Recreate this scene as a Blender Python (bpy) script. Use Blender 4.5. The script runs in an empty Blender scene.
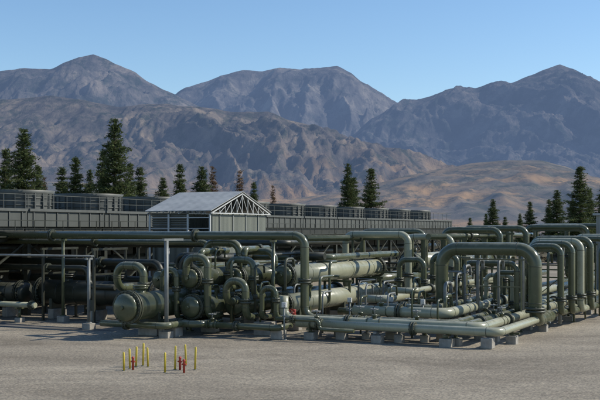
import bpy, bmesh, math, random
from mathutils import Vector, Matrix, noise
random.seed(7)
scene=bpy.context.scene
COL=scene.collection
R=math.radians

# ---------------------------------------------------------------- materials
def newmat(name):
    m=bpy.data.materials.new(name); m.use_nodes=True
    nt=m.node_tree; b=nt.nodes['Principled BSDF']
    return m,nt,b
def N(nt,t,**k):
    n=nt.nodes.new(t)
    for a,v in k.items(): setattr(n,a,v)
    return n
def ramp(nt,stops):
    r=N(nt,'ShaderNodeValToRGB'); e=r.color_ramp.elements
    e[0].position=stops[0][0]; e[0].color=(*stops[0][1],1)
    e[1].position=stops[-1][0]; e[1].color=(*stops[-1][1],1)
    for p,c in stops[1:-1]:
        x=e.new(p); x.color=(*c,1)
    return r
def noisy(name,c1,c2,scale=2.0,rough=.6,metal=0,bump=0,bscale=40,coord='Object',detail=6,streak=False,dust=0):
    m,nt,b=newmat(name)
    tc=N(nt,'ShaderNodeTexCoord'); L=nt.links
    src=tc.outputs[coord]
    n=N(nt,'ShaderNodeTexNoise'); n.inputs['Scale'].default_value=scale; n.inputs['Detail'].default_value=detail; n.inputs['Roughness'].default_value=.65
    if streak:
        mp=N(nt,'ShaderNodeMapping'); mp.inputs['Scale'].default_value=(1,1,.15)
        L.new(src,mp.inputs[0]); L.new(mp.outputs[0],n.inputs['Vector'])
    else: L.new(src,n.inputs['Vector'])
    r=ramp(nt,[(.3,c1),(.7,c2)])
    L.new(n.outputs['Fac'],r.inputs[0]); out=r.outputs[0]
    if dust:
        g=N(nt,'ShaderNodeNewGeometry'); sp=N(nt,'ShaderNodeSeparateXYZ'); L.new(g.outputs['Normal'],sp.inputs[0])
        n3=N(nt,'ShaderNodeTexNoise'); n3.inputs['Scale'].default_value=3; n3.inputs['Detail'].default_value=8; L.new(src,n3.inputs['Vector'])
        mu=N(nt,'ShaderNodeMath',operation='MULTIPLY'); L.new(sp.outputs[2],mu.inputs[0]); L.new(n3.outputs['Fac'],mu.inputs[1])
        rr=ramp(nt,[(.22,(0,0,0)),(.7,(dust,dust,dust))]); L.new(mu.outputs[0],rr.inputs[0])
        mx=N(nt,'ShaderNodeMix',data_type='RGBA'); L.new(rr.outputs[0],mx.inputs[0]); L.new(out,mx.inputs[6]); mx.inputs[7].default_value=(.46,.44,.36,1)
        out=mx.outputs[2]
        r4=ramp(nt,[(.3,(rough-.05,)*3),(.7,(rough+.10,)*3)]); L.new(n3.outputs['Fac'],r4.inputs[0]); L.new(r4.outputs[0],b.inputs['Roughness'])
    else: b.inputs['Roughness'].default_value=rough
    L.new(out,b.inputs['Base Color'])
    b.inputs['Metallic'].default_value=metal
    if bump:
        n2=N(nt,'ShaderNodeTexNoise'); n2.inputs['Scale'].default_value=bscale; n2.inputs['Detail'].default_value=4
        L.new(src,n2.inputs['Vector'])
        bp=N(nt,'ShaderNodeBump'); bp.inputs['Strength'].default_value=bump; bp.inputs['Distance'].default_value=.03
        L.new(n2.outputs['Fac'],bp.inputs['Height']); L.new(bp.outputs[0],b.inputs['Normal'])
    return m
M_pipe=noisy('olive_paint',(.062,.071,.038),(.092,.102,.058),.8,.20,0,.04,6,dust=.5)
M_pipe2=noisy('olive_paint_sunlit',(.25,.255,.175),(.33,.33,.235),.7,.25,0,.04,6,dust=.55)  # sunlit copy of the olive paint, brightness of the sun put into the colour
M_pipe3=noisy('olive_paint_dark_shaded',(.016,.018,.012),(.03,.033,.022),1.5,.42,0,.05,6,dust=.1)  # near-black copy of the olive paint, deep shade put into the colour
M_flange=noisy('flange_paint',(.032,.036,.023),(.06,.066,.042),3,.5)
M_steel=noisy('galvanised_steel',(.13,.14,.135),(.22,.23,.22),3,.5,.2)
M_white=noisy('white_steel_paint',(.42,.43,.42),(.56,.56,.54),2,.5,0,0,0,'Object',6,True)
M_conc=noisy('concrete',(.20,.185,.16),(.36,.335,.29),2.5,.9,0,.5,25)
M_dark=noisy('dark_green_steel',(.010,.012,.009),(.022,.024,.018),2,.6)
M_grey=noisy('grey_green_casing',(.045,.05,.045),(.08,.086,.076),.8,.6,0,0,0,'Object',6,True)
M_ring=noisy('fan_ring_paint',(.06,.064,.058),(.105,.11,.10),1.0,.55,0,0,0,'Object',6,True)
M_yel=noisy('yellow_paint',(.46,.35,.03),(.64,.49,.06),6,.55)
M_red=noisy('red_paint',(.30,.03,.02),(.42,.05,.03),6,.5)
M_blue=noisy('pale_blue_valve_paint',(.17,.22,.24),(.25,.30,.32),6,.5)
M_bark=noisy('bark',(.06,.04,.028),(.12,.08,.055),4,.9,0,.6,20)

def leafmat(name,c1,c2,c3):
    m,nt,b=newmat(name); L=nt.links
    tc=N(nt,'ShaderNodeTexCoord'); n=N(nt,'ShaderNodeTexNoise'); n.inputs['Scale'].default_value=.9; n.inputs['Detail'].default_value=5
    L.new(tc.outputs['Object'],n.inputs['Vector'])
    r=ramp(nt,[(.32,c1),(.5,c2),(.7,c3)]); L.new(n.outputs['Fac'],r.inputs[0]); L.new(r.outputs[0],b.inputs['Base Color'])
    b.inputs['Roughness'].default_value=.8; b.inputs['Specular IOR Level'].default_value=.15
    tr=N(nt,'ShaderNodeBsdfTranslucent'); L.new(r.outputs[0],tr.inputs[0]); ms=N(nt,'ShaderNodeMixShader'); ms.inputs[0].default_value=.3
    L.new(b.outputs[0],ms.inputs[1]); L.new(tr.outputs[0],ms.inputs[2]); L.new(ms.outputs[0],nt.nodes['Material Output'].inputs[0])
    return m
M_leaf=leafmat('pine_needles',(.038,.055,.022),(.07,.092,.034),(.11,.13,.055))
M_dead=leafmat('rusty_needles',(.09,.06,.035),(.15,.10,.06),(.19,.13,.08))
M_shrub=leafmat('shrub_leaves',(.08,.078,.055),(.12,.11,.08),(.17,.15,.105))

def corr(name,c1,c2,freq=22,amt=1,dist=.04):
    m=noisy(name,c1,c2,.9,.55,0,0,0,'Object',6,True)
    nt=m.node_tree;b=nt.nodes['Principled BSDF'];L=nt.links
    tc=N(nt,'ShaderNodeTexCoord'); sp=N(nt,'ShaderNodeSeparateXYZ'); L.new(tc.outputs['Object'],sp.inputs[0])
    ad=N(nt,'ShaderNodeMath',operation='ADD'); L.new(sp.outputs[0],ad.inputs[0]); L.new(sp.outputs[1],ad.inputs[1])
    mu=N(nt,'ShaderNodeMath',operation='MULTIPLY'); mu.inputs[1].default_value=freq; L.new(ad.outputs[0],mu.inputs[0])
    si=N(nt,'ShaderNodeMath',operation='SINE'); L.new(mu.outputs[0],si.inputs[0])
    bp=N(nt,'ShaderNodeBump'); bp.inputs['Distance'].default_value=dist; bp.inputs['Strength'].default_value=amt
    L.new(si.outputs[0],bp.inputs['Height']); L.new(bp.outputs[0],b.inputs['Normal'])
    return m
M_corr=corr('corrugated_olive_sheet',(.115,.125,.10),(.17,.18,.15),30,.7,.03)
M_roof=corr('pale_roof_sheet',(.24,.25,.25),(.36,.37,.36),24,.25,.02)
M_louv=noisy('pale_louvre',(.18,.19,.175),(.27,.28,.26),3,.6,0,0,0,'Object',6,True)

def groundmat():
    m,nt,b=newmat('gravel_yard'); L=nt.links
    g=N(nt,'ShaderNodeNewGeometry')
    n1=N(nt,'ShaderNodeTexNoise'); n1.inputs['Scale'].default_value=.16; n1.inputs['Detail'].default_value=12; n1.inputs['Roughness'].default_value=.76
    n1.inputs['Distortion'].default_value=.4
    mp=N(nt,'ShaderNodeMapping'); mp.inputs['Scale'].default_value=(.6,1.2,1); mp.inputs['Rotation'].default_value=(0,0,.3)
    L.new(g.outputs['Position'],mp.inputs[0]); L.new(mp.outputs[0],n1.inputs['Vector'])
    r1=ramp(nt,[(.34,(.145,.122,.090)),(.5,(.235,.203,.155)),(.66,(.325,.285,.22))]); L.new(n1.outputs['Fac'],r1.inputs[0])
    n2=N(nt,'ShaderNodeTexNoise'); n2.inputs['Scale'].default_value=11; n2.inputs['Detail'].default_value=12; n2.inputs['Roughness'].default_value=.88
    L.new(g.outputs['Position'],n2.inputs['Vector'])
    r2=ramp(nt,[(.36,(.42,.42,.42)),(.5,(.97,.97,.97)),(.64,(1.45,1.42,1.38))]); L.new(n2.outputs['Fac'],r2.inputs[0])
    mx=N(nt,'ShaderNodeMix',data_type='RGBA',blend_type='MULTIPLY'); mx.inputs[0].default_value=1
    L.new(r1.outputs[0],mx.inputs[6]); L.new(r2.outputs[0],mx.inputs[7])
    v=N(nt,'ShaderNodeTexVoronoi'); v.inputs['Scale'].default_value=17; L.new(g.outputs['Position'],v.inputs['Vector'])
    r3=ramp(nt,[(0,(.45,.45,.45)),(.5,(1.0,1.0,1.0)),(1,(1.6,1.56,1.5))]); L.new(v.outputs['Color'],r3.inputs[0])
    mx2=N(nt,'ShaderNodeMix',data_type='RGBA',blend_type='MULTIPLY'); mx2.inputs[0].default_value=.85
    L.new(mx.outputs[2],mx2.inputs[6]); L.new(r3.outputs[0],mx2.inputs[7])
    L.new(mx2.outputs[2],b.inputs['Base Color']); b.inputs['Roughness'].default_value=.95
    bp=N(nt,'ShaderNodeBump'); bp.inputs['Strength'].default_value=.7; bp.inputs['Distance'].default_value=.035
    L.new(n2.outputs['Fac'],bp.inputs['Height']); L.new(bp.outputs[0],b.inputs['Normal'])
    return m
M_ground=groundmat()
M_asph=noisy('worn_asphalt',(.075,.07,.062),(.13,.12,.108),.25,.9,0,.5,14,'Object',10)

def hillmat(name,cols,scale,haze,hazecol,spot=None,low=None,bumpd=30,bscale=.01,side=None,bstr=.5,stretch=(1,.4,.5)):
    m,nt,b=newmat(name); L=nt.links
    g=N(nt,'ShaderNodeNewGeometry')
    n=N(nt,'ShaderNodeTexNoise'); n.inputs['Scale'].default_value=scale; n.inputs['Detail'].default_value=14; n.inputs['Roughness'].default_value=.72
    L.new(g.outputs['Position'],n.inputs['Vector'])
    r=ramp(nt,cols); L.new(n.outputs['Fac'],r.inputs[0])
    out=r.outputs[0]
    if low:
        sp=N(nt,'ShaderNodeSeparateXYZ'); L.new(g.outputs['Position'],sp.inputs[0])
        mr=N(nt,'ShaderNodeMapRange'); mr.inputs[1].default_value=low[0]; mr.inputs[2].default_value=low[1]; mr.inputs[3].default_value=1; mr.inputs[4].default_value=0
        L.new(sp.outputs[2],mr.inputs[0])
        nl=N(nt,'ShaderNodeTexNoise'); nl.inputs['Scale'].default_value=scale*.45; nl.inputs['Detail'].default_value=7; nl.inputs['Roughness'].default_value=.6; L.new(g.outputs['Position'],nl.inputs['Vector'])
        rl=ramp(nt,[(.44,(0,0,0)),(.55,(1,1,1))]); L.new(nl.outputs['Fac'],rl.inputs[0])
        mm=N(nt,'ShaderNodeMath',operation='MULTIPLY'); L.new(mr.outputs[0],mm.inputs[0]); L.new(rl.outputs[0],mm.inputs[1])
        fac=mm.outputs[0]
        if side:
            ms_=N(nt,'ShaderNodeMapRange'); ms_.inputs[1].default_value=side[0]; ms_.inputs[2].default_value=side[1]; ms_.inputs[3].default_value=.2; ms_.inputs[4].default_value=1
            L.new(sp.outputs[0],ms_.inputs[0]); m5=N(nt,'ShaderNodeMath',operation='MULTIPLY'); L.new(fac,m5.inputs[0]); L.new(ms_.outputs[0],m5.inputs[1]); fac=m5.outputs[0]
        mx=N(nt,'ShaderNodeMix',data_type='RGBA'); L.new(fac,mx.inputs[0]); L.new(out,mx.inputs[6]); mx.inputs[7].default_value=(*low[2],1)
        out=mx.outputs[2]
    if spot:
        v=N(nt,'ShaderNodeTexNoise'); v.inputs['Scale'].default_value=spot[0]; v.inputs['Detail'].default_value=10; v.inputs['Roughness'].default_value=.8
        mpv=N(nt,'ShaderNodeMapping'); mpv.inputs['Scale'].default_value=(1,.45,1); L.new(g.outputs['Position'],mpv.inputs[0]); L.new(mpv.outputs[0],v.inputs['Vector'])
        r2=ramp(nt,[(spot[1],(0,0,0)),(spot[1]+.11,(.88,.88,.88))]); L.new(v.outputs['Fac'],r2.inputs[0])
        mx=N(nt,'ShaderNodeMix',data_type='RGBA'); L.new(r2.outputs[0],mx.inputs[0]); L.new(out,mx.inputs[6]); mx.inputs[7].default_value=(*spot[2],1)
        out=mx.outputs[2]
    L.new(out,b.inputs['Base Color']); b.inputs['Roughness'].default_value=1
    b.inputs['Specular IOR Level'].default_value=0
    nb=N(nt,'ShaderNodeTexNoise'); nb.inputs['Scale'].default_value=bscale; nb.inputs['Detail'].default_value=12; nb.inputs['Roughness'].default_value=.7
    mp=N(nt,'ShaderNodeMapping'); mp.inputs['Scale'].default_value=stretch; L.new(g.outputs['Position'],mp.inputs[0]); L.new(mp.outputs[0],nb.inputs['Vector'])
    bp=N(nt,'ShaderNodeBump'); bp.inputs['Strength'].default_value=bstr; bp.inputs['Distance'].default_value=bumpd
    L.new(nb.outputs['Fac'],bp.inputs['Height']); L.new(bp.outputs[0],b.inputs['Normal'])
    em=N(nt,'ShaderNodeEmission'); em.inputs[0].default_value=(*hazecol,1)  # aerial haze painted in as a constant bluish glow over the rock
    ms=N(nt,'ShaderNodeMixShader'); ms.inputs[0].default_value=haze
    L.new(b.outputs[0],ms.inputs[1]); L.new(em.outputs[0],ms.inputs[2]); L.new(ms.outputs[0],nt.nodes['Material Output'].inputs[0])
    return m

# ---------------------------------------------------------------- object helpers
def obj(name,me,mat=None,parent=None,label=None,cat=None,group=None,kind=None,loc=None):
    o=bpy.data.objects.new(name,me); COL.objects.link(o)
    if mat and me: 
        if not me.materials: me.materials.append(mat)
    if parent: o.parent=parent
    if loc is not None: o.location=loc
    if label: o['label']=label
    if cat: o['category']=cat
    if group: o['group']=group
    if kind: o['kind']=kind
    return o
def mesh(name,vs,fs,smooth=False):
    me=bpy.data.meshes.new(name); me.from_pydata([tuple(v) for v in vs],[],fs); me.update()
    if smooth:
        for p in me.polygons: p.use_smooth=True
    return me
class MB:
    def __init__(s): s.v=[];s.f=[];s.sm=[]
    def add(s,vs,fs,sm=False):
        o=len(s.v); s.v+= [Vector(v) for v in vs]; s.f+=[tuple(i+o for i in f) for f in fs]; s.sm+=[sm]*len(fs)
    def box(s,c,size,ax=None):
        ax=ax or (Vector((1,0,0)),Vector((0,1,0)),Vector((0,0,1)))
        c=Vector(c); h=[x/2 for x in size]; vs=[]
        for dz in(-1,1):
            for dy in(-1,1):
                for dx in(-1,1): vs.append(c+ax[0]*h[0]*dx+ax[1]*h[1]*dy+ax[2]*h[2]*dz)
        s.add(vs,[(0,2,3,1),(4,5,7,6),(0,1,5,4),(2,6,7,3),(0,4,6,2),(1,3,7,5)])
    def beam(s,a,b,w,h=None):
        a=Vector(a);b=Vector(b);h=h or w; d=(b-a); l=d.length; d.normalize()
        up=Vector((0,0,1)) if abs(d.z)<.95 else Vector((V.x,V.y,0))
        x=d.cross(up).normalized(); z=x.cross(d).normalized()
        s.box((a+b)/2,(l,w,h),(d,x,z))
    def tube(s,pts,rad,n=14,cap=True):
        pts=[Vector(p) for p in pts]
        if not isinstance(rad,(list,tuple)): rad=[rad]*len(pts)
        m=len(pts); T=[]
        for i in range(m):
            a=pts[max(i-1,0)]; b=pts[min(i+1,m-1)]
            d=(b-a); 
            if d.length<1e-9: d=Vector((0,0,1))
            T.append(d.normalized())
        t=T[0]; ref=Vector((0,0,1)) if abs(t.z)<.9 else Vector((1,0,0))
        nrm=t.cross(ref).normalized(); vs=[];fs=[]
        for i in range(m):
            if i: nrm=(nrm-T[i]*nrm.dot(T[i])).normalized()
            bn=T[i].cross(nrm)
            for k in range(n):
                a=2*math.pi*k/n
                vs.append(pts[i]+(nrm*math.cos(a)+bn*math.sin(a))*rad[i])
        for i in range(m-1):
            for k in range(n):
                fs.append((i*n+k,i*n+(k+1)%n,(i+1)*n+(k+1)%n,(i+1)*n+k))
        s.add(vs,fs,True)
        if cap:
            o=len(s.v)-len(vs)
            s.f.append(tuple(o+k for k in reversed(range(n)))); s.sm.append(False)
            s.f.append(tuple(o+(m-1)*n+k for k in range(n))); s.sm.append(False)
    def disc(s,c,d,r,th,n=18):
        c=Vector(c);d=Vector(d).normalized(); s.tube([c-d*th/2,c+d*th/2],r,n)
    def mesh(s,name):
        me=bpy.data.meshes.new(name); me.from_pydata([tuple(v) for v in s.v],[],s.f); me.update()
        me.polygons.foreach_set('use_smooth',s.sm)
        return me
def bevel(o,w=.03):
    b=o.modifiers.new('bevel','BEVEL'); b.width=w; b.segments=2

# ---------------------------------------------------------------- site axes
U=Vector((.447,.894,0)).normalized(); V=Vector((.894,-.447,0)).normalized(); Z=Vector((0,0,1))
AX=(V,U,Z)
def S(a,b,z=0): return Vector((0,50,0))+V*a+U*b+Z*z
AXD={'u':U,'v':V,'z':Z}
def route(start,moves):
    p=Vector(start); pts=[p.copy()]
    for k,d in moves:
        p=p+AXD[k]*d; pts.append(p.copy())
    return pts
def rounded(pts,br,n=7):
    out=[pts[0]]
    for i in range(1,len(pts)-1):
        p=pts[i]; d1=(p-pts[i-1]); d2=(pts[i+1]-p); t=min(br,d1.length*.48,d2.length*.48)
        d1=d1.normalized(); d2=d2.normalized()
        if d1.dot(d2)>.99: out.append(p); continue
        c=p-d1*t+d2*t
        for k in range(n+1):
            th=math.pi/2*k/n
            if abs(d1.dot(d2))<.05: out.append(c-d2*t*math.cos(th)+d1*t*math.sin(th))
            else:
                q=k/n; out.append((p-d1*t)*(1-q)**2+p*2*q*(1-q)+(p+d2*t)*q*q)
    out.append(pts[-1]); return out
def pipe(start,moves,r,label,mat=None,flanges=(),br=None,group='olive green process pipes',elbow_welds=True):
    pts=route(start,moves); br=br or max(r*2.6,.3)
    base=pts[0].copy()
    rp=rounded(pts,br); mb=MB()
    mb.tube([p-base for p in rp],r,20 if r>.15 else 12)
    o=obj('process_pipe',mb.mesh('process_pipe'),mat or M_pipe,None,label,'pipe',group,None,base)
    for seg,f in flanges:
        a=pts[seg]; b=pts[seg+1]; d=(b-a).normalized(); c=a.lerp(b,f)-base
        m2=MB(); t=.07+.1*r; g=t*.7
        m2.disc(c-d*g,d,r*1.38+.03,t); m2.disc(c+d*g,d,r*1.38+.03,t)
        for k in range(10):
            an=2*math.pi*k/10; x=d.orthogonal().normalized(); y=d.cross(x)
            q=c+(x*math.cos(an)+y*math.sin(an))*(r*1.2+.03); m2.tube([q-d*g*2.2,q+d*g*2.2],.022,6)
        obj('flange',m2.mesh('flange'),M_flange,o)
    if elbow_welds:
        for i in range(1,len(pts)-1):
            d1=(pts[i]-pts[i-1]);d2=(pts[i+1]-pts[i]); t=min(br,d1.length*.48,d2.length*.48)
            m3=MB(); m3.disc(pts[i]-d1.normalized()*t-base,d1,r*1.02+.003,.025); obj('weld_band',m3.mesh('weld_band'),M_flange,o)
            m3=MB(); m3.disc(pts[i]+d2.normalized()*t-base,d2,r*1.02+.003,.025); obj('weld_band',m3.mesh('weld_band'),M_flange,o)
    return o,pts
def block(name,c,size,mat,label,cat,group=None,ch=.04,ax=AX):
    mb=MB(); mb.box((0,0,size[2]/2),size,ax); o=obj(name,mb.mesh(name),mat,None,label,cat,group,None,c); bevel(o,ch); return o
def support(p,ztop,w=.55,h=.45,label='steel pipe stand on a square concrete footing',saddle=.35,along=U):
    e=obj('pipe_support',None,None,None,label,'pipe support','pipe supports on concrete footings',None,Vector((p.x,p.y,0)))
    across=Z.cross(along); w*=random.uniform(.75,.98); h=min(h*random.uniform(.8,1.05),ztop-.08)
    mb=MB(); mb.box((0,0,h/2-.05),(w,w,h+.1),AX); f=obj('footing',mb.mesh('footing'),M_conc,e); bevel(f,.03)
    if ztop-h>.06:
        mb=MB(); mb.disc((0,0,h+.012),Z,w*.36,.025,12); mb.tube([(0,0,h),(0,0,ztop-.05)],.075,12); mb.beam(-across*saddle+Z*(ztop-.04),across*saddle+Z*(ztop-.04),.14,.08)
        obj('post',mb.mesh('post'),M_steel if random.random()<.4 else M_pipe,e)
    return e
def vessel(start,L,r,label,mat=None,nozz=(),saddles=(.15,.55,.9),outlet=None,ax=None,capmat=None):
    A,B=ax or (U,V)
    s=Vector(start); base=Vector((s.x,s.y,0)); o0=s-base
    mb=MB(); mb.tube([o0+A*(.12),o0+A*L],r,36)
    body=obj('pressure_vessel',mb.mesh('pressure_vessel'),mat or M_pipe2,None,label,'vessel','long horizontal pressure vessels',None,base)
    for e_,sg in ((o0,-1),(o0+A*L,1)):
        mb=MB(); pts=[];rr=[]; h=r*.38
        pts.append(e_-A*.1*sg if sg>0 else e_+A*.12); rr.append(r*.998)
        for k in range(9):
            q=math.pi/2*k/8; pts.append(e_+A*sg*h*math.sin(q)); rr.append(max(r*math.cos(q),.01))
        mb.tube(pts,rr,32)
        if sg<0: mb.disc(e_-A*(h+.05),A,r*.16,.14,12)
        obj('end_cap',mb.mesh('end_cap'),capmat or M_pipe,body)
        mb=MB(); c0=e_-A*sg*.16; c1=e_-A*sg*.32
        mb.disc(c0,A,r*1.22,.10,32); mb.disc(c1,A,r*1.22,.10,32)
        for k in range(24):
            an=2*math.pi*k/24; q=(B*math.cos(an)+Z*math.sin(an))*r*1.13; mb.tube([c0+q+A*sg*.12,c1+q-A*sg*.12],.028,6)
        obj('flange',mb.mesh('flange'),capmat or M_flange,body)
    for q in (.2,.35,.62,.86):
        mb=MB(); mb.disc(o0+A*L*q,A,r*1.012,.05,32); obj('weld_band',mb.mesh('weld_band'),mat or M_pipe,body)
    for q in nozz:
        mb=MB(); c=o0+A*q; mb.tube([c,c+Z*(r+.28)],r*.38,16); mb.disc(c+Z*(r+.2),Z,r*.56,.07); mb.disc(c+Z*(r+.3),Z,r*.56,.07)
        obj('nozzle',mb.mesh('nozzle'),capmat or M_pipe,body)
        if outlet: pipe(base+c+Z*(r+.3),[('z',outlet[0])]+list(outlet[1]),r*.36,'elbowed outlet pipe rising from a vessel nozzle',flanges=((1,.6),))
    for q in saddles:
        mb=MB(); c=o0+A*(q*L); low=c.z-r
        ztop=c.z-r*.35
        vs=[];n=10; w=r*.86
        prof=[(-w,max(low-.25,.35)),(-w,ztop)]
        for k in range(1,n): 
            t=-1+2*k/n; x=t*w; prof.append((x,c.z-math.sqrt(max((r*1.01)**2-x*x,0))))
        prof+=[(w,ztop),(w,max(low-.25,.35))]
        cz=Vector((c.x,c.y,0))
        for d in (-.09,.09):
            for x,z in prof: vs.append(cz+B*x+Z*z+A*d)
        m=len(prof); fs=[tuple(range(m)),tuple(reversed(range(m,2*m)))]+[(i,(i+1)%m,(i+1)%m+m,i+m) for i in range(m)]
        mb.add(vs,fs); obj('saddle',mb.mesh('saddle'),M_flange,body)
        zt=max(low-.25,.35)
        block('concrete_pier',base+cz,(r*1.7,.4,zt) if A==U else (.4,r*1.7,zt),M_conc,'concrete pier carrying a vessel saddle','concrete pier','concrete piers under vessels')
    return body
def valve(p,d,r,mat=None,label='gate valve with handwheel on a pipe',stem=Z):
    e=obj('gate_valve',None,None,None,label,'valve','handwheel valves',None,p); d=Vector(d).normalized()
    mb=MB(); mb.tube([-d*r*2,-d*r*.9,-d*r*.5,d*r*.5,d*r*.9,d*r*2],[r*1.05,r*1.1,r*1.35,r*1.35,r*1.1,r*1.05],16)
    mb.disc(-d*r*2,d,r*1.6,.06); mb.disc(d*r*2,d,r*1.6,.06)
    mb.tube([stem*r*.8,stem*r*2.1,stem*r*2.15,stem*r*2.6],[r*.7,r*.55,r*.85,r*.85],14)
    obj('valve_body',mb.mesh('valve_body'),mat or M_pipe,e)
    mb=MB(); mb.tube([stem*r*2.4,stem*r*4.6],.03,8); obj('stem',mb.mesh('stem'),M_steel,e)
    mb=MB(); x=stem.orthogonal().normalized(); y=stem.cross(x); R0=max(r*1.2,.18); c=stem*r*4.2
    pts=[c+(x*math.cos(2*math.pi*k/18)+y*math.sin(2*math.pi*k/18))*R0 for k in range(19)]
    mb.tube(pts,.022,6)
    for k in range(3):
        a=math.pi*k/3; q=(x*math.cos(a)+y*math.sin(a))*R0; mb.tube([c-q,c+q],.016,6)
    obj('handwheel',mb.mesh('handwheel'),M_red if mat is M_red else M_steel,e)
    return e

# ---------------------------------------------------------------- ground
me=mesh('ground',[(-16000,-300,0),(16000,-300,0),(16000,16000,0),(-16000,16000,0)],[(0,1,2,3)])
obj('ground',me,M_ground,kind='structure')
vs=[];n=60
for i in range(n+1):
    t=i/n; a=-32+24*t
    j1=noise.noise(Vector((a*.35,1,0)))*.5; j2=noise.noise(Vector((a*.35,7,0)))*.5
    w=max(.15,min(1,(1-t)*2.2))
    p1=S(a,-4.6+j1-1.3*w,.006); p2=S(a,-4.6+j2+1.1*w,.006); vs+=[p1,p2]
fs=[(2*i,2*i+2,2*i+3,2*i+1) for i in range(n)]
obj('asphalt_path',mesh('asphalt_path',vs,fs),M_asph,kind='structure')

# ---------------------------------------------------------------- mountains
def interp(pr,x):
    if x<=pr[0][0]: return pr[0][1]
    for (a,b),(c,d) in zip(pr,pr[1:]):
        if x<=c:
            t=(x-a)/(c-a); t2=t*t*(3-2*t); t=(t*.7+t2*.3); return b+(d-b)*t
    return pr[-1][1]
def mountain(name,prof,Yr,Yf,back,nx,ny,x0,x1,amp,nscale,mat,seed,power=1.25,stretch=.45,rough=.02,fine=.17,per=.98):
    def zf(x,y):
        wx=x+noise.noise(Vector((x/nscale*.7,y/nscale*.7,seed+5)))*nscale*.45+noise.noise(Vector((x/nscale*3,y/nscale*3,seed+6)))*nscale*.08
        wy=y+noise.noise(Vector((x/nscale*.6,y/nscale*.6,seed+9)))*nscale*.6
        h=5+interp(prof,x/Yr*1000)*Yr/1000
        t=(y-Yf)/(Yr-Yf)
        if t<0: return -10
        if t<=1: s=t**power
        else: s=1-(t-1)*1.1
        n1=noise.ridged_multi_fractal(Vector((wx/nscale,wy/nscale*stretch,seed)),per,2.15,8,1.0,2.0)
        n3=noise.ridged_multi_fractal(Vector((wx/nscale*4,wy/nscale*1.0,seed+2)),.88,2.2,7,1.0,2.0)
        n2=noise.fractal(Vector((x/nscale*8,y/nscale*6,seed+3)),.75,2.1,6)
        tt=min(max(t,0),1)
        w=(4*tt*(1-tt))**.8 if t<1 else 0
        w+=rough
        fade=min(1,tt*8)
        return h*s+(amp*(n1-1.1)*w*.55+amp*fine*(n3-1.1)*(w+.02)+amp*.05*n2*(w+.1))*fade*min(1.3,max(.25,h/(amp*2.2)))
    vs=[];fs=[]
    for j in range(ny+1):
        y=Yf+(Yr+back-Yf)*j/ny; k=(y/Yr*.55+.45)
        for i in range(nx+1):
            x=x0+(x1-x0)*i/nx
            vs.append((x*k,y,zf(x,y)))
    for j in range(ny):
        for i in range(nx):
            k=j*(nx+1)+i; fs.append((k,k+1,k+nx+2,k+nx+1))
    obj(name,mesh(name,vs,fs,True),mat,kind='structure')
    return lambda x,y: zf(x/(y/Yr*.55+.45),y)
def pf(l): return [(u-300,230-v) for u,v in l]
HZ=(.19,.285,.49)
far=pf([(100,140),(140,112),(170,98),(185,88),(205,82),(225,75),(243,70),(262,71),(280,68),(300,70),(318,68),(337,66),(350,73),(362,82),(380,93),(398,103),(420,120),(460,140),(520,150)])
left=pf([(-120,95),(-60,76),(-20,68),(0,71),(25,67),(50,68),(68,60),(80,56),(93,53),(104,57),(116,63),(130,69),(150,82),(170,92),(190,102),(220,117),(260,138),(330,175),(380,200)])
right=pf([(300,165),(350,137),(372,118),(400,103),(420,99),(440,93),(456,89),(475,88),(490,83),(510,84),(530,75),(545,69),(560,64),(572,68),(590,78),(605,86),(640,95),(720,110)])
mid=pf([(-140,100),(-60,98),(0,100),(50,96),(90,102),(120,107),(150,104),(200,107),(235,112),(268,111),(290,120),(320,128),(345,137),(380,148),(410,155),(440,163),(480,180),(520,196),(600,210)])
front=pf([(-140,175),(-40,178),(0,182),(60,182),(120,186),(180,190),(240,198),(290,200),(330,194),(370,185),(410,175),(440,169),(475,163),(510,160),(540,160),(565,166),(585,174),(610,184),(680,194),(740,200)])
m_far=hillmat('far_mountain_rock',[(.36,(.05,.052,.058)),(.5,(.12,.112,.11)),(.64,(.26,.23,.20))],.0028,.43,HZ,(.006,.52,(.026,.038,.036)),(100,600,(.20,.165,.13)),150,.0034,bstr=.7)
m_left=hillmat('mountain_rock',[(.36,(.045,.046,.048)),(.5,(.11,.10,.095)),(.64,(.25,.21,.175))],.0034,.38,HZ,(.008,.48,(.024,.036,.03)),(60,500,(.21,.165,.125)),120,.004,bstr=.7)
m_right=hillmat('mountain_rock_darker',[(.36,(.036,.04,.045)),(.5,(.08,.078,.08)),(.64,(.19,.165,.145))],.0034,.42,HZ,(.008,.48,(.022,.034,.034)),(60,420,(.19,.15,.115)),120,.004,bstr=.7)  # darker, cooler tones than the left range
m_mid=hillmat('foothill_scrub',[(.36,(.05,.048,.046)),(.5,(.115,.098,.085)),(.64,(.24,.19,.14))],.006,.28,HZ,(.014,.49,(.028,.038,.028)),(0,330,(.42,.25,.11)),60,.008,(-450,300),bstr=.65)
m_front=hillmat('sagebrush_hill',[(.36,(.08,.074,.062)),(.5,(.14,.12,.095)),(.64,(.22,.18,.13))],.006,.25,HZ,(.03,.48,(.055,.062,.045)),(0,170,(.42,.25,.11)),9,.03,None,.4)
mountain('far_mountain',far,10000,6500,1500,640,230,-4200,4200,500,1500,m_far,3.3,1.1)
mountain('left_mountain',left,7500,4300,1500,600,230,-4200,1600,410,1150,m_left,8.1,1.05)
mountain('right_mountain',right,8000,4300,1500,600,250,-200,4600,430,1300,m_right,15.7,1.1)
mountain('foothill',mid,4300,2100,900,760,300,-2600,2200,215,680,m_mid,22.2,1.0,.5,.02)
zfront=mountain('front_hill',front,2100,500,700,560,200,-1300,1300,36,400,m_front,31.9,1.15,.5,.03,.12,1.1)

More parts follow.
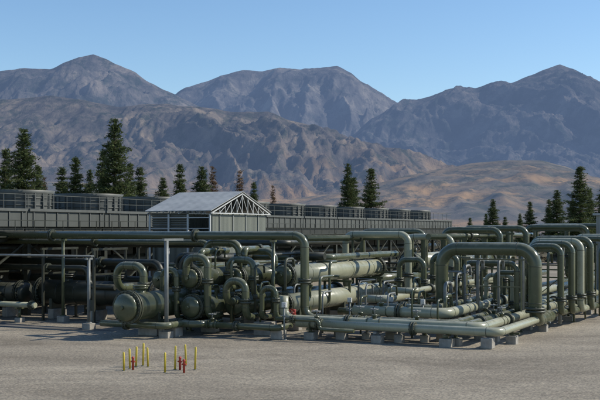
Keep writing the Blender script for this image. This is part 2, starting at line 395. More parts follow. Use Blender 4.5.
mb=MB()
for i in range(2600):
    y=random.uniform(150,620); x=random.uniform(-.36,.36)*y
    h=random.uniform(.8,2.8); w=h*.8
    for k in range(10):
        a=random.uniform(0,6.28); b=a+random.uniform(.8,1.8)
        z0=random.uniform(0,.4)*h; z1=h*random.uniform(.6,1)
        mb.add([(x+w*math.cos(a),y+w*math.sin(a),z0),(x+w*math.cos(b),y+w*math.sin(b),z0),(x+random.uniform(-.5,.5)*w,y+random.uniform(-.5,.5)*w,z1)],[(0,1,2)])
obj('sagebrush',mb.mesh('sagebrush'),M_shrub,kind='stuff',label='grey green sagebrush on the flat behind the plant',cat='brush')

# ---------------------------------------------------------------- pines
def pine_mesh(seed,H=16,RM=3.0,sparse=1.0):
    rd=random.Random(seed); tr=MB(); cv=[];cf=[]
    bend=Vector((rd.uniform(-.15,.15),rd.uniform(-.15,.15),0))
    tr.tube([Vector((0,0,-.3)),Vector((0,0,H*.25))+bend,Vector((0,0,H*.6))+bend,Vector((0,0,H))+bend],[.30,.24,.14,.02],8)
    lv=int(H*2.7)
    for i in range(lv):
        t=i/(lv-1); z=H*(.07+.92*t)
        Rr=RM*((1-t)**.85)*(.6+.4*min(1,t*7))*(.75+.4*rd.random())+.12
        nb=rd.randint(5,6) if t<.85 else 3
        a0=rd.uniform(0,6.28)
        for b in range(nb):
            if rd.random()>sparse: continue
            a=a0+6.28*b/nb+rd.uniform(-.4,.4); L=Rr*rd.choice([.5,.75,.9,1,1.25])
            zz=z+rd.uniform(-.25,.25)
            d=Vector((math.cos(a),math.sin(a),0)); droop=rd.uniform(-.35,.12)+.4*t
            tip=Vector((0,0,zz))+d*L+Z*L*droop
            tr.tube([Vector((0,0,zz)),Vector((0,0,zz)).lerp(tip,.5)+Z*.05*L,tip],[.05,.03,.012],4,False)
            nc=max(2,int(L*3.0)); side=Z.cross(d)
            for c in range(nc):
                f=.15+.88*(c+.5)/nc; p=Vector((0,0,zz)).lerp(tip,f)
                sp=.31*(1-.5*abs(f-.6))
                for k in range(17):
                    q=p+side*rd.gauss(0,sp*1.0)+d*rd.gauss(0,sp*.6)+Z*rd.gauss(0,sp*.42)
                    dr=(d*rd.uniform(.2,1)+Vector((rd.uniform(-1,1),rd.uniform(-1,1),rd.uniform(-.3,.9)))).normalized()
                    sd=dr.cross(Vector((rd.uniform(-1,1),rd.uniform(-1,1),rd.uniform(-1,1)))).normalized()
                    l=rd.uniform(.16,.36); w=l*.24
                    o=len(cv); cv+=[q-sd*w-dr*l*.3,q+sd*w-dr*l*.3,q+dr*l]; cf.append((o,o+1,o+2))
    return tr.mesh('trunk'),mesh('crown',cv,cf)
PV=[pine_mesh(1,16,3.3),pine_mesh(2,16,2.7,.95),pine_mesh(3,16,3.0,.85)]
for t,c in PV: t.materials.append(M_bark); c.materials.append(M_leaf)
DV=pine_mesh(9,16,2.2,.5); DV[0].materials.append(M_bark); DV[1].materials.append(M_dead)
def pine(u,D,top,var,wide=1.0,dead=False):
    X=(u-300)/1000*D; H=5+(230-top)/1000*D
    t,c=DV if dead else PV[var%3]
    lab='rust brown dying pine standing behind the plant' if dead else ('tall dark green pine behind the condenser row' if H>14 else 'small dark green pine among other conifers')
    e=obj('pine_tree',None,None,None,lab,'pine tree','pines behind the plant',None,Vector((X,D,0)))
    s=H/16; wide*=random.uniform(.9,1.15); e.scale=(s*wide,s*wide,s); e.rotation_euler=(0,0,random.uniform(0,6.28))
    obj('trunk',t,None,e); obj('crown',c,None,e)
for a in [(24,112,131,0,1.1),(6,118,150,1,1.1),(38,125,166,2,1),(62,130,168,1,1.1),(76,120,158,2,1.1),(90,135,171,0,1),(115,108,121,0,1.15),(103,120,152,1,1),(130,125,164,2,1),(140,128,168,1,1.1),(163,140,179,0,1),(180,128,165,1,1.1),(202,132,168,0,1.15),(254,150,183,1,1),(348,165,165,0,1.0),(354,175,178,1,1),(371,160,169,2,1.1),
          (493,185,200,0,1.1),(486,200,214,1,1.1),(530,190,202,2,1.1),(520,215,214,0,1),(549,190,200,1,1.1),(557,180,191,0,1.2),(580,150,167,2,1.2),(590,170,190,1,1.1),(573,185,200,0,1.1),(604,160,183,0,1.1),(505,230,217,1,1.2),(470,240,218,2,1.3)]:
    pine(*a)
pine(213,140,167,0,.8,True); pine(240,145,171,0,.9,True); pine(273,155,186,1,.8,True); pine(44,140,178,1,.8,True)

# ---------------------------------------------------------------- air cooled condenser bays
B0=Vector((-18.2,64,0)); SP=7.3; DZ=6.2
WB=8.5
def bay_parts():
    P=[]
    m=MB(); m.box((0,0,DZ-.5),(WB,SP-.08,1.0),AX)
    P.append(('plenum',m.mesh('plenum'),M_grey))
    m=MB()
    for s in (-1,1):
        for k in range(7): m.box(V*(s*(WB/2+.03))+U*(-SP/2+.5+k*(SP-1)/6)+Z*(DZ-.5),(.06,.07,.96),AX)
    for k in range(9): m.box(-U*(SP/2+.0)+V*(-WB/2+.4+k*(WB-.8)/8)+Z*(DZ-.5),(.07,.06,.96),AX)
    for s in (-1,1):
        m.beam(V*s*(WB/2+.06)-U*(SP/2-.1)+Z*(DZ-.02),V*s*(WB/2+.06)+U*(SP/2-.1)+Z*(DZ-.02),.12,.16)
    P.append(('casing_rib',m.mesh('casing_rib'),M_ring))
    m=MB()
    n=40; prof=[(2.30,DZ),(2.30,DZ+.5),(2.35,DZ+1.1),(2.47,DZ+1.3),(2.41,DZ+1.3),(2.27,DZ+1.08),(2.22,DZ+.5),(2.22,DZ)]
    vs=[];fs=[]
    for r,z in prof:
        for k in range(n): vs.append((r*math.cos(2*math.pi*k/n),r*math.sin(2*math.pi*k/n),z))
    for j in range(len(prof)-1):
        for k in range(n): fs.append((j*n+k,j*n+(k+1)%n,(j+1)*n+(k+1)%n,(j+1)*n+k))
    m.add(vs,fs,True)
    for k in range(24):
        a=2*math.pi*k/24; d=Vector((math.cos(a),math.sin(a),0)); m.box(d*2.36+Z*(DZ+.55),(.14,.07,1.08),(d,Z.cross(d),Z))
    for z in (.35,.8):
        pts=[(2.34*math.cos(2*math.pi*k/32),2.34*math.sin(2*math.pi*k/32),DZ+z) for k in range(33)]; m.tube(pts,.035,5)
    P.append(('fan_ring',m.mesh('fan_ring'),M_ring))
    m=MB(); m.tube([(0,0,DZ+.2),(0,0,DZ+.75)],.3,16)
    for k in range(6):
        a=2*math.pi*k/6; d=Vector((math.cos(a),math.sin(a),0)); s=Z.cross(d); m.box(d*1.15+Z*(DZ+.55),(1.8,.32,.04),(d,(s+Z*.25).normalized(),(Z-s*.25).normalized()))
    P.append(('fan',m.mesh('fan'),M_dark))
    a=WB/2-.1; m=MB()
    m.beam(V*a-U*SP/2+Z*(DZ+.9),V*a+U*SP/2+Z*(DZ+.9),.03); m.beam(V*a-U*SP/2+Z*(DZ+.5),V*a+U*SP/2+Z*(DZ+.5),.025)
    for b in (-3.5,-1.75,0,1.75): m.box(V*a+U*b+Z*(DZ+.45),(.03,.03,.9),AX)
    P.append(('deck_railing',m.mesh('deck_railing'),M_grey))
    for a in (-WB/2+.2,-1.3,1.3,WB/2-.2):
        m=MB(); m.box(V*a+U*(-SP/2+.2)+Z*2.35,(.3,.3,4.7),AX); P.append(('column',m.mesh('column'),M_pipe3))
    for z0,z1 in ((.4,4.2),(4.2,.4)):
        m=MB(); m.beam(V*(WB/2-.2+(.07 if z0<1 else -.07))-U*(SP/2-.3)+Z*z0,V*(WB/2-.2+(.07 if z0<1 else -.07))+U*(SP/2-.2)+Z*z1,.11); P.append(('brace',m.mesh('brace'),M_pipe3))
    m=MB(); m.box(V*(WB/2+.5)+Z*4.62,(.9,SP-.05,.08),AX); 
    m.beam(V*(WB/2+.93)-U*SP/2+Z*5.55,V*(WB/2+.93)+U*SP/2+Z*5.55,.035); m.beam(V*(WB/2+.93)-U*SP/2+Z*5.1,V*(WB/2+.93)+U*SP/2+Z*5.1,.03)
    for b in (-3.2,-1.6,0,1.6,3.2): m.box(V*(WB/2+.93)+U*b+Z*5.1,(.035,.035,.95),AX); 
    for b in (-3.2,0,3.2): m.beam(V*(WB/2+.9)+U*b+Z*4.6,V*(WB/2)+U*b+Z*3.9,.07)
    P.append(('walkway',m.mesh('walkway'),M_pipe3))
    m=MB(); m.beam(V*(WB/2+.02)-U*(SP/2)+Z*4.45,V*(WB/2+.02)+U*(SP/2)+Z*4.45,.12,.3); P.append(('edge_beam',m.mesh('edge_beam'),M_pipe3))
    m=MB(); m.box(Z*4.75,(WB-.4,SP-.1,.9),AX); m.box(-V*1.8+Z*2.3,(2.2,SP-.3,4.2),AX)  # tube bundle, plus an added dark block deepening the shade inside the bay
    P.append(('bundle_and_dark_core',m.mesh('bundle_and_dark_core'),M_dark))
    for q,z,r in ((2.0,2.9,.4),(2.7,1.3,.3)):
        m=MB(); m.tube([V*q-U*(SP/2)+Z*z,V*q+U*(SP/2)+Z*z],r,14); P.append(('header_pipe',m.mesh('header_pipe'),M_pipe3))
    return P
BP=bay_parts()
for nm,me_,mt in BP: me_.materials.append(mt)
for i in range(-1,11):
    base=B0+U*(SP*i)
    rows=[base]+([base-V*(WB+.3)] if i in(-1,0,1,2) else [])  # second row added behind the left bays to darken the view beneath them
    for bb in rows:
        e=obj('air_cooled_condenser',None,None,None,'grey green fan bay with round fan ring on steel columns','air cooler','row of air cooled condenser bays',None,bb)
        for nm,me_,mt in BP: obj(nm,me_,None,e)

# ---------------------------------------------------------------- gabled equipment shed
K=Vector((-5.3,60,0)); W=4.35; LN=6.9; EZ=6.2; RZ=7.4
shed=obj('equipment_shed',None,None,None,'olive corrugated shed with pale gabled roof and open truss','shed',None,None,K)
for c,s in ((-V*.06+U*LN/2+Z*(EZ-.15)/2,(.1,LN-.2,EZ-.15)),(-V*(W-.06)+U*LN/2+Z*(EZ-.15)/2,(.1,LN-.2,EZ-.15)),(-V*W/2+U*(LN-.05)+Z*(EZ-.15)/2,(W-.3,.1,EZ-.15)),(-V*W/2+U*.35+Z*2.1,(W-.3,.1,4.2))):
    m=MB(); m.box(c,s,AX); obj('wall',m.mesh('wall'),M_corr,shed)
m=MB()
vsx=[]
for a0 in (-W-.25,.18):
    for y,z in ((-.35,EZ-.06),(LN/2,RZ),(LN+.35,EZ-.06),(LN+.35,EZ-.02),(LN/2,RZ+.04),(-.35,EZ-.02)): vsx.append(V*a0+U*y+Z*z)
m.add(vsx,[(0,1,4,5),(1,2,3,4),(6,11,10,7),(7,10,9,8)]+[(i,i+6,(i+1)%6+6,(i+1)%6) for i in range(6)])
obj('roof',m.mesh('roof'),M_roof,shed)
for a in (.14,-W/2,-W-.1):
    m=MB()
    m.beam(V*a+U*-.3+Z*(EZ-.18),V*a+U*(LN+.3)+Z*(EZ-.18),.06)
    m.beam(V*a+U*-.3+Z*(EZ-.2),V*a+U*LN/2+Z*(RZ-.12),.06); m.beam(V*a+U*(LN+.3)+Z*(EZ-.2),V*a+U*LN/2+Z*(RZ-.12),.06)
    for k in range(1,10):
        y=LN*k/10; zt=EZ-.1+(RZ-EZ)*(1-abs(y-LN/2)/(LN/2)); m.beam(V*a+U*y+Z*(EZ-.15),V*a+U*y+Z*(zt-.1),.035)
        y2=y+LN/10 if k<5 else y-LN/10; zt2=EZ-.1+(RZ-EZ)*(1-abs(y2-LN/2)/(LN/2))
        m.beam(V*a+U*y+Z*(EZ-.15),V*a+U*y2+Z*(zt2-.12),.03)
    obj('roof_truss',m.mesh('roof_truss'),M_white,shed)
for a in (.0,-W*.36,-W*.68,-W):
    m=MB(); m.box(V*a-U*.2+Z*(EZ-.25)/2,(.09,.09,EZ-.25),AX); obj('column',m.mesh('column'),M_white,shed)
for z in (4.3,5.1,5.75):
    m=MB(); m.beam(-V*W-U*.2+Z*z,-U*.2+Z*z,.045); obj('front_rail',m.mesh('front_rail'),M_white,shed)
m=MB()
for k in range(12): m.box(-V*W*.84+U*.0+Z*(4.45+k*.14),(W*.3,.12,.03),(V,(U-Z*.8).normalized(),(Z+U*.8).normalized()))
for k in range(12): m.box(-V*W*.52+U*.0+Z*(4.45+k*.14),(W*.3,.12,.03),(V,(U-Z*.8).normalized(),(Z+U*.8).normalized()))
obj('louvre_panel',m.mesh('louvre_panel'),M_louv,shed)
for k in range(4):
    m=MB(); m.box(V*.02+U*(.9+1.6*k)+Z*5.2,(.05,.06,1.8),AX); obj('wall_batten',m.mesh('wall_batten'),M_louv,shed)

m=MB(); cb=Vector((21.1,69.6,0)); e=obj('equipment_cabin',None,None,None,'plain grey metal cabin with flat overhanging roof','cabin',None,None,cb)
m.box(Z*3.0+V*1.2+U*1.5,(3.0,5,6.0),AX); obj('wall',m.mesh('wall'),M_louv,e)
m=MB(); m.box(Z*6.08+V*1.2+U*1.5,(3.4,5.4,.14),AX); obj('roof',m.mesh('roof'),M_roof,e)
m=MB(); m.box(Z*1.1+V*1.2-U*1.03,(.9,.05,2.1),AX); obj('door',m.mesh('door'),M_white,e)

# ---------------------------------------------------------------- vessels
vessel((-.85,49.6,2.75),12.5,.49,'pale olive pressure vessel lying above another vessel',nozz=(),saddles=())
vessel((-.95,48.6,1.36),13.5,.49,'pale olive pressure vessel on low concrete piers',nozz=(),saddles=(.1,.5,.9))
vessel((-3.2,48.6,1.35),12,.48,'olive pressure vessel with flanged end cap on piers',M_pipe,nozz=())
vessel((-5.2,47.3,1.35),12,.5,'olive pressure vessel with flanged end cap on piers',M_pipe,nozz=())
vessel((-5.3,48.0,2.68),10,.46,'upper olive vessel with flanged end cap',M_pipe,nozz=(1.0,),saddles=(),outlet=(.5,(('u',2.5),)))
vessel((-3.25,49.4,2.68),10,.45,'upper olive vessel with flanged end cap',M_pipe,nozz=(1.0,),saddles=(),outlet=(.6,(('u',2.5),)))
vessel((-8.0,45.7,1.45),13,.64,'largest olive vessel with domed cap near the yard edge',M_pipe,nozz=(1.2,5))
vessel((-6.95,49.4,2.55),9,.42,'upper olive vessel behind the vessel ends',M_pipe,nozz=(1,),saddles=())
vessel(S(-16.5,-.2,1.5),8.2,.68,'long drum with deep shade put into its dark paint',M_pipe3,nozz=(2.0,5.5),saddles=(.15,.5,.85),ax=(V,U),capmat=M_pipe3)
vessel(S(-25,-.4,1.4),7.6,.6,'long drum with deep shade put into its dark paint',M_pipe3,nozz=(2.0,5.5),saddles=(.15,.5,.85),ax=(V,U),capmat=M_pipe3)
vessel((6.9,64,2.95),10,.55,'olive vessel raised on a steel frame behind pipe loops',M_pipe2,nozz=(1,),saddles=())
vessel((7.0,63,1.45),10,.5,'olive vessel low down behind pipe loops',M_pipe2)
vessel((4.4,66,1.6),10,.5,'olive vessel low down behind pipe loops',M_pipe)
vessel((10.5,70,2.7),10,.5,'olive vessel raised on a steel frame behind pipe loops',M_pipe,saddles=())

def frame(p,w,h,label='olive steel goal post frame carrying pipes',d=V,t=.14,mat=None,brace=False,mids=()):
    e=obj('support_frame',None,None,None,label,'steel frame','steel frames carrying pipes',None,Vector((p.x,p.y,0)))
    for s in (-w/2,w/2):
        m=MB(); m.beam(d*s,d*s+Z*h,t); m.box(d*s+Z*.02,(t*2.2,t*2.2,.05),AX); obj('post',m.mesh('post'),mat or M_pipe,e)
    m=MB(); m.beam(-d*(w/2+.15)+Z*(h+t/2),d*(w/2+.15)+Z*(h+t/2),t); obj('beam',m.mesh('beam'),mat or M_pipe,e)
    for z in mids:
        m=MB(); m.beam(-d*(w/2-t/2)+Z*z,d*(w/2-t/2)+Z*z,t*.8); obj('beam',m.mesh('beam'),mat or M_pipe,e)
    if brace:
        m=MB(); m.beam(-d*(w/2-t/2)+Z*.4,d*(w/2-t/2)+Z*(h-.3),t*.5); obj('brace',m.mesh('brace'),mat or M_pipe,e)
    return e
for st,L,hh in (((-.85,49.6),(1.5,6.5,11),2.12),((-5.3,48.0),(1.2,7),2.07),((-3.25,49.4),(1.2,7),2.09),((-6.95,49.4),(1.2,7),2.0),((6.9,64),(1,8),2.25),((10.5,70),(1,8),2.1)):
    for q in L: frame(Vector((st[0],st[1],0))+U*q,1.5,hh,'olive steel frame standing astride a lower vessel',V,.12)

# ---------------------------------------------------------------- overhead header and ground lines
CA=(8.5,9.25,10.1,11.05)
pipe(S(-21,-1.7,4.72),[('v',22.1),('z',-3.95),('v',CA[0]-1.1),('u',44)],.21,'long overhead pipe turning down then running along the ground',flanges=((0,.3),(0,.72),(1,.55),(2,.5),(3,.12)))
pipe(S(-21,-.9,4.35),[('v',16.2),('z',-1.4),('u',1.5)],.15,'overhead pipe dropping to a vessel',flanges=((0,.55),))
pipe(S(1.9,-2.3,.78),[('v',CA[1]-1.9),('u',44)],.2,'ground level pipe turning a corner and receding',flanges=((0,.3),(1,.05),(1,.4)))
pipe(S(.6,-2.9,1.9),[('z',-1.1),('v',CA[2]-.6),('u',43)],.22,'ground level pipe turning a corner and receding',M_pipe2,flanges=((1,.35),(2,.1),(2,.5)))
pipe(S(1.6,-3.5,.7),[('v',CA[3]-1.6),('u',42)],.19,'outermost ground level pipe turning a corner',M_pipe2,flanges=((0,.12),(0,.6),(1,.3)))
pipe(S(3.2,-.6,1.15),[('v',4.6),('u',46)],.25,'ground level pipe turning a corner and receding',M_pipe2,flanges=((0,.5),(1,.2)))
pipe(S(4.0,.5,1.25),[('v',2.8),('u',46)],.2,'ground level pipe turning a corner and receding',flanges=((0,.5),(1,.1),(1,.3)))
pipe(S(2.6,-1.1,.6),[('v',2.8),('u',40)],.13,'slim ground level pipe turning a corner',M_pipe,flanges=((1,.1),))
for a in (3.0,5.6,8.0): support(S(a,-1.7),.56,.55,.34,along=V)
for a in (2.0,4.6,7.4): support(S(a,-2.3),.57,.5,.34,along=V)
for a in (3.6,6.4,9.0): support(S(a,-2.9),.57,.5,.36,along=V)
for a in (2.3,5.6,8.8): support(S(a,-3.5),.5,.58,.34,along=V)
for i,a in enumerate(CA):
    for b in (.5,6.5,12.5,18,25): support(S(a,b-i*.6),(.56,.57,.57,.5)[i],.52,.36,along=U)
for b in (2,8,14,21): support(S(7.8,b),.89,.55,.4,along=U); support(S(6.8,b+.8),1.04,.55,.4,along=U)

def post(p,h,r,label,cat='steel post',mat=None,top=.5):
    e=obj('steel_post',None,None,None,label,cat,'steel posts holding overhead pipes',None,Vector((p.x,p.y,0)))
    m=MB(); m.tube([(0,0,.3),(0,0,h)],r,16); m.disc((0,0,.33),Z,r*2.0,.05); m.box(U*(top/2-.25)+Z*(h+.05),(top,.12,.1),(U,V,Z)); obj('shaft',m.mesh('shaft'),mat or M_steel,e)
    m=MB(); m.box((0,0,.13),(.5,.5,.34),AX); f=obj('footing',m.mesh('footing'),M_conc,e); bevel(f,.03)
post(Vector((-6.2,46.4,0)),4.5,.10,'tall galvanised post standing in front of the vessel ends',top=1.6)
post(S(-13.6,-1.7),4.42,.09,'slim olive post holding the overhead pipe',mat=M_pipe)
post(S(-9.7,-4.4),3.5,.08,'slim galvanised post holding thin conduit')
post(S(-17.8,-4.4),3.5,.08,'slim galvanised post holding thin conduit')
post(S(-.6,-1.7),4.42,.08,'slim olive post holding the overhead pipe',mat=M_pipe)
pipe(S(-24,-4.4,3.68),[('v',14.5)],.055,'thin conduit carried on slim posts',M_steel,elbow_welds=False)
pipe(S(-24,-4.15,3.68),[('v',14.4)],.04,'thin conduit carried on slim posts',M_steel,elbow_welds=False)
pipe(S(-23,-3.0,.95),[('v',8.6)],.15,'low horizontal pipe with a blind end',M_pipe2,flanges=((0,.97),))
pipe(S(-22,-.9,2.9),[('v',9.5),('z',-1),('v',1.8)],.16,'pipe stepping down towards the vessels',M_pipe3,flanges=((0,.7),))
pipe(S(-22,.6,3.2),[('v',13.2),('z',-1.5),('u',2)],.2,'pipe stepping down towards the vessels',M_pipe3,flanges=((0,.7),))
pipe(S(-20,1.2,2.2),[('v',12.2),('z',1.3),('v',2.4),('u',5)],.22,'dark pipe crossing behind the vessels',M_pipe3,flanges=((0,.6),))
pipe(S(-22,2.4,4.2),[('v',15)],.16,'overhead pipe with shade put into its dark paint',M_pipe3,flanges=((0,.5),))
pipe(S(-22,3.0,2.9),[('v',14),('z',-1.2),('v',1)],.26,'pipe near the condensers with shade put into its dark paint',M_pipe3,flanges=((0,.5),))
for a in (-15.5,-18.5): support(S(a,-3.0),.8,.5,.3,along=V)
for a in (-19,-15,-11.5): frame(S(a,-.3),2.8,3.9,'steel frame with shade put into its dark paint',U,.12,M_pipe3,mids=(2.6,))
for a in (-17,-13.2,-9.6): frame(S(a,2.6),3.0,4.0,'steel frame with shade put into its dark paint',V,.12,M_pipe3,mids=(2.2,),brace=True)

# ---------------------------------------------------------------- near loops
def loop(a0,a1,b,zt,zb0,zb1,r,lab,mat=None,tail=1.5,fl=((0,.5),(1,.5)),d0='u'):
    return pipe(S(a0,b,zb0)+(U*tail if d0=='u' else -V*tail),[(d0,-tail if d0=='u' else tail),('z',zt-zb0),('v',a1-a0),('z',zb1-zt),('u',tail)],r,lab,mat,flanges=[(s,f) for s,f in fl])
loop(-7.05,-5.5,-5.6,3.3,2.2,1.5,.19,'inverted U pipe loop above a vessel',fl=((3,.5),),tail=1.2)
loop(-3.95,-2.75,-4.3,3.7,2.4,.9,.18,'inverted U pipe loop above a vessel',fl=((3,.4),),tail=1.2)
loop(-1.9,-.85,-4.0,2.6,1.6,.9,.18,'small inverted U pipe loop between vessels',fl=((3,.55),),tail=1.0)
loop(-4.9,-2.9,-1.0,4.35,3.1,3.1,.2,'tall inverted U pipe loop beside overhead header',fl=((3,.6),))
loop(-3.4,-1.6,.3,3.9,3.1,2.8,.18,'inverted U pipe loop between vessels',fl=((1,.5),))
loop(-2.6,-1.2,-2.6,3.55,2.2,1.8,.16,'inverted U pipe loop before the vessel flanges',fl=((1,.5),(3,.5)),tail=1.0)
loop(-5.1,-4.3,-4.6,3.1,1.9,.8,.13,'slim inverted U pipe loop between vessel ends',fl=((3,.4),),tail=1.0)
loop(-.2,.55,-3.6,2.3,.9,.9,.12,'slim inverted U pipe loop beside vessel heads',fl=((3,.4),),tail=1.0)
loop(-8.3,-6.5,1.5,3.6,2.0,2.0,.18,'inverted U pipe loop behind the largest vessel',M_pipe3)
pipe(S(-5.3,-5.2,.6),[('v',2.6),('u',2)],.17,'low pipe passing between vessels',flanges=((0,.6),))
pipe(S(-7.2,-6.6,.6),[('v',3.6),('u',4)],.16,'low pipe under the vessel ends',flanges=((0,.4),))
pipe(S(-3.2,-4.6,.55),[('v',4.4),('u',1.2)],.15,'low pipe crossing before the vessel ends',flanges=((0,.5),))
pipe(S(.9,-4.3,.95),[('v',2.2),('z',-.4),('v',1.7)],.09,'small bore pipe near the ground',flanges=((0,.4),))
for a,b,h in ((-5.4,-4.2,2.6),(-4.4,-3.4,3.3),(-3.1,-3.6,2.0),(-2.2,-3.0,3.2),(-1.0,-2.8,3.0),(-.5,-3.2,2.2),(-3.6,-2.2,3.7),(-4.9,-2.6,3.4),(.2,-2.0,3.3)):
    p=S(a,b); pipe(Vector((p.x,p.y,.3)),[('z',h),('u',.9),('z',-.4)],random.choice([.05,.07,.1]),'slim riser standing among the vessel ends',random.choice([M_pipe,M_pipe,M_flange]),flanges=((0,.5),),elbow_welds=False,group='small bore lines')
loop(6.4,CA[3],3.0,4.08,.78,.66,.32,'large inverted U expansion loop of olive pipe',tail=3,fl=((1,.12),(3,.85)))
loop(6.9,9.6,5.2,3.3,.9,.9,.15,'medium inverted U expansion loop inside larger ones',tail=2,fl=((1,.2),))
for a0,a1,b,zt,r,mt in ((9.9,11.5,6.6,4.15,.17,M_pipe),(9.7,11.8,7.8,4.28,.18,M_pipe),(9.4,12.0,9.2,4.4,.18,M_pipe2),(9.1,12.2,10.8,4.5,.18,M_pipe),(8.6,11.2,12.4,4.2,.15,M_pipe),(10.0,12.5,13.8,4.5,.16,M_pipe),(10.2,12.9,17,4.6,.17,M_pipe2),(7.6,10.6,14.0,3.9,.15,M_pipe),(8.2,9.7,6.3,2.8,.12,M_pipe),(7.4,8.8,7.4,2.6,.12,M_pipe2)):
    loop(a0,a1,b,zt,.9,.8,r,'slim inverted U expansion loop in a nested row',mt,tail=3,fl=((1,.2),(3,.8)))
for a,b,h in ((7.4,3.6,3.0),(8.0,3.8,3.3),(9.0,4.0,3.3),(9.9,5.2,3.6),(10.9,6.4,3.6),(11.4,6.9,3.4),(8.6,7.6,3.4),(12.0,10.4,3.9),(11.0,8.8,3.9),(10.3,12.2,4.0),(6.9,2.0,2.2),(5.9,1.0,1.8),(7.5,.2,1.7),(5.2,2.2,2.4),(4.2,1.6,2.0),(3.3,.6,2.1),(9.6,8.4,3.2),(12.4,12.6,3.8)):
    p=S(a,b); pipe(Vector((p.x,p.y,.2)),[('z',h),('u',.9),('z',-.5)],random.choice([.05,.07,.09]),'slim upright pipe among the expansion loops',random.choice([M_pipe,M_pipe,M_steel]),elbow_welds=False,group='small bore lines')
frame(S(8.75,3.9),2.8,3.5,'slender steel frame under the expansion loops',V,.08,M_pipe,mids=(2.2,))
frame(S(9.4,10.4),4.0,3.8,'slender steel frame under the expansion loops',V,.1,mids=(2.4,))
frame(S(9.4,16.2),4.2,4.1,'slender steel frame under the expansion loops',V,.1,mids=(2.6,),brace=True)
random.seed(21)
FL=[(-1.5,2.4,9,4.75,.2),(1.2,4.0,12,4.6,.18),(2.2,5.8,16,5.0,.2),(-3.0,1.2,15,4.9,.18),(3.4,6.2,21,5.1,.2),(5.2,9.4,25,5.2,.18),(1.0,4.2,24,5.15,.18),(6.8,10.8,31,5.3,.18),(4.0,7.6,33,5.3,.2),(9.8,14.2,30,5.25,.17),(4.2,5.6,8.0,3.6,.16),(5.4,7.0,12.5,3.9,.17),(3.0,4.4,6.0,3.4,.15)]
for i,(a0,a1,b,zt,r) in enumerate(FL):
    loop(a0,a1,b,zt,1.6,random.choice([.9,1.5]),r,'inverted U pipe loop rising over the vessels' if zt<5 else 'tall pipe loop among the rear pipework',random.choice([M_pipe,M_pipe2,M_pipe]),tail=random.choice([1.5,3]),fl=((1,.4),(3,.6)))
for a,b,h in ((0,10.5,4.4),(2.5,14,4.4),(4.2,18.5,4.7),(-1,17,4.5),(7,27,4.9),(11.5,31,4.9),(2.2,26,4.8)):
    frame(S(a,b),3.4,h,'rear steel frame carrying pipework',V,.12,mids=(2.5,))
pipe(S(-1.2,3,4.55),[('u',24),('z',-2)],.17,'overhead pipe receding along the rack',flanges=((0,.3),))
pipe(S(3.6,9,4.62),[('u',26),('z',-2)],.17,'overhead pipe receding along the rack',flanges=((0,.3),))
pipe(S(9.2,14.2,4.1),[('u',30)],.17,'overhead pipe receding along the rack')
pipe(S(-9.5,3.2,4.3),[('v',7),('u',10)],.18,'overhead pipe turning along the shed',M_pipe3,flanges=((0,.5),))
pipe(S(-8,4.6,3.5),[('v',7.5),('u',10)],.2,'pipe crossing in front of the shed',M_pipe,flanges=((0,.3),(0,.7)))
pipe(S(-7.5,4.0,2.6),[('v',5),('z',1.0),('v',2)],.2,'pipe crossing in front of the shed',M_pipe3,flanges=((0,.5),))
pipe(S(12.9,19,2.4),[('u',22)],.18,'straight pipe receding at waist height above the yard',M_pipe2,flanges=((0,.2),))
for i,(a,b,z,L,r) in enumerate(((2.9,1.4,.9,22,.18),(3.7,2.4,1.5,20,.2),(5.6,2.6,.8,24,.16),(4.8,3.4,1.9,16,.16))):
    pipe(S(a-1.4,b,z),[('v',1.4),('u',L)],r,'straight pipe between vessels receding along the rack',[M_pipe,M_pipe2][i%2],flanges=((1,.15),(1,.5)))
for b in (6,11,16): frame(S(4.2,b),2.4,1.65,'low steel trestle under medium pipes',V,.1,mids=(1.25,))
for i in range(26):
    a=random.uniform(-9,7) if i<18 else random.uniform(-6.5,-1); b=random.uniform(-1,14) if i<18 else random.uniform(-3,3); z=random.uniform(.4,1.2); h=random.uniform(1.2,3.0)
    pipe(S(a,b,z),[('v',random.uniform(.8,2)),('z',h),('u',random.uniform(1,3)),('v',random.uniform(-1.5,1.5) or .5)],random.uniform(.04,.08),'small bore line threading between larger pipes',random.choice([M_pipe,M_steel,M_pipe3]),elbow_welds=False,group='small bore lines')
for i in range(7):
    a=[-2.4,-.2,1.7,3.4,4.9,6.3,7.6][i]; p=S(a,random.uniform(-1.2,-.2))
    pipe(Vector((p.x,p.y,0)),[('z',random.uniform(1.3,2.3)),('u',random.uniform(.5,1.2))],.045,'short upright vent line beside ground pipes',random.choice([M_steel,M_pipe]),elbow_welds=False,group='small bore lines')

for p,d,r,mt in ((S(2.6,-3.5,.7),V,.14,None),(S(5.2,-2.9,.8),V,.15,None),(S(4.0,-1.7,.78),V,.15,None),(S(7.0,-2.3,.78),V,.14,None),(S(1.0,-2.6,1.1),Z,.055,M_red),
    (S(6.0,-.6,1.15),V,.15,M_blue),(S(3.1,4.4,1.6),U,.13,M_blue),(S(8.5,3.4,.78),U,.15,None),(S(9.25,2.2,.78),U,.15,None),(S(10.1,.5,.8),U,.15,None),(S(7.8,3,1.15),U,.16,M_blue),
    (S(-5.9,-4.9,.7),V,.13,None),(S(-2.3,-4.6,.55),V,.12,None),(S(-6.1,-6.6,.6),V,.09,M_red),(S(CA[3],9,.7),U,.16,None),(S(6.8,2.6,1.25),U,.15,None),(S(4.6,-.6,1.15),V,.16,None)):
    valve(p,d,r,mt,'red painted gate valve with handwheel' if mt is M_red else 'pale blue valve on an olive pipe' if mt is M_blue else 'olive gate valve with steel handwheel',stem=Z if d is not Z else -U)
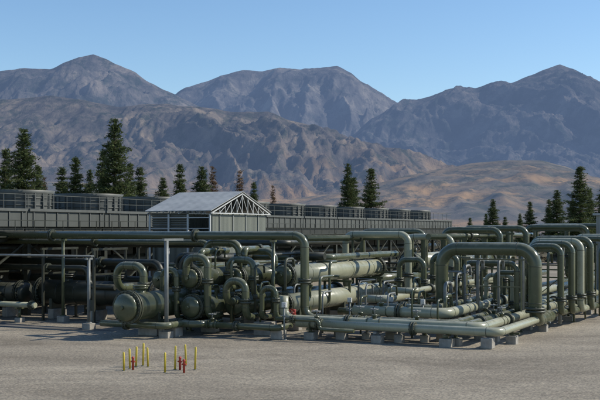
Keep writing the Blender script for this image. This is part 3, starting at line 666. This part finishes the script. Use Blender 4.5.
for p in (S(2.8,-.2),S(6.4,.2),S(4.4,1.2),S(1.4,-4.4)):
    e=obj('instrument_stand',None,None,None,'pale grey instrument stand with small boxed gauge','instrument stand','pale instrument stands',None,p)
    m=MB(); m.tube([(0,0,0),(0,0,1.5)],.04,10); m.disc((0,0,.02),Z,.14,.03); m.beam(-V*.2+Z*1.1,V*.2+Z*1.1,.04); obj('post',m.mesh('post'),M_steel,e)
    m=MB(); m.box((0,0,1.6),(.2,.12,.22),AX); m.disc(-U*.08+Z*1.62,U,.07,.04,14); obj('gauge_box',m.mesh('gauge_box'),M_white,e)
block('concrete_block',S(-.4,-2.9),(.9,.7,.65),M_conc,'large pale concrete anchor block under pipe bend','concrete block','concrete anchor blocks')
block('concrete_block',S(1.0,-4.2),(.6,.5,.42),M_conc,'low concrete anchor block at the pipe end','concrete block','concrete anchor blocks')
block('concrete_block',S(-4.1,-5.4),(1.0,.6,.6),M_conc,'large concrete anchor block between vessel ends','concrete block','concrete anchor blocks')
block('concrete_block',S(10.6,-3.5),(.5,.5,.46),M_conc,'concrete anchor block at the pipe corner','concrete block','concrete anchor blocks')

# ---------------------------------------------------------------- bollards
bm_=MB(); bm_.tube([(0,0,0),(0,0,.82),(0,0,.85),(0,0,.865)],[.036,.036,.026,.01],14); ym=bm_.mesh('bollard'); ym.materials.append(M_yel)
bm_=MB(); bm_.disc((0,0,.01),Z,.07,.02,14); bc=bm_.mesh('base_plate'); bc.materials.append(M_steel)
rb=MB(); rb.tube([(0,0,0),(0,0,.40),(0,0,.43),(0,0,.48)],[.04,.04,.06,.03],14); rb.disc((0,0,.3),V,.03,.18,10); rm=rb.mesh('standpipe'); rm.materials.append(M_red)
for u,v in ((124,371),(130,369),(136,367),(143,366),(148,367),(165,373),(175,370),(186,366),(195,370)):
    D=5000/(v-230); p=Vector(((u-300)/1000*D,D,0))
    o=obj('bollard',ym,None,None,'slim yellow guard post standing in the gravel yard','bollard','yellow guard posts',None,p); o.rotation_euler=(R(random.uniform(-2,2)),R(random.uniform(-2,2)),0); o.scale=(1,1,random.uniform(.78,1.02))
    obj('base_plate',bc,None,o)
for u,v in ((133,370),(180,370),(184,373)):
    D=5000/(v-230); obj('standpipe',rm,None,None,'short red standpipe between yellow guard posts','standpipe','red standpipes',None,Vector(((u-300)/1000*D,D,0)))

# ---------------------------------------------------------------- camera, light, sky
cam=bpy.data.cameras.new('camera'); co=bpy.data.objects.new('camera',cam); COL.objects.link(co)
co.location=(0,0,5); co.rotation_euler=(R(90),0,0); cam.sensor_width=36; cam.lens=36*1000/600; cam.shift_y=30/600; cam.clip_end=40000; cam.clip_start=.5
scene.camera=co
sv=Vector((.85,.14,.66)).normalized()
el=math.asin(sv.z); az=math.atan2(sv.x,sv.y)
sun=bpy.data.lights.new('sun','SUN'); sun.energy=5.0; sun.angle=R(.5); sun.color=(1,.94,.82)
so=bpy.data.objects.new('sun',sun); COL.objects.link(so); so.rotation_euler=sv.to_track_quat('Z','Y').to_euler()
w=bpy.data.worlds.new('World'); scene.world=w; w.use_nodes=True; nt=w.node_tree
sk=nt.nodes.new('ShaderNodeTexSky'); sk.sky_type='NISHITA'; sk.sun_disc=False; sk.sun_elevation=el; sk.sun_rotation=az
sk.altitude=1200; sk.air_density=1.2; sk.dust_density=.7; sk.ozone_density=3.5
hs=nt.nodes.new('ShaderNodeHueSaturation'); hs.inputs['Saturation'].default_value=1.08
nt.links.new(sk.outputs[0],hs.inputs['Color']); nt.links.new(hs.outputs[0],nt.nodes['Background'].inputs[0]); nt.nodes['Background'].inputs[1].default_value=.15
scene.view_settings.view_transform='Standard'; scene.view_settings.look='None'; scene.view_settings.exposure=0
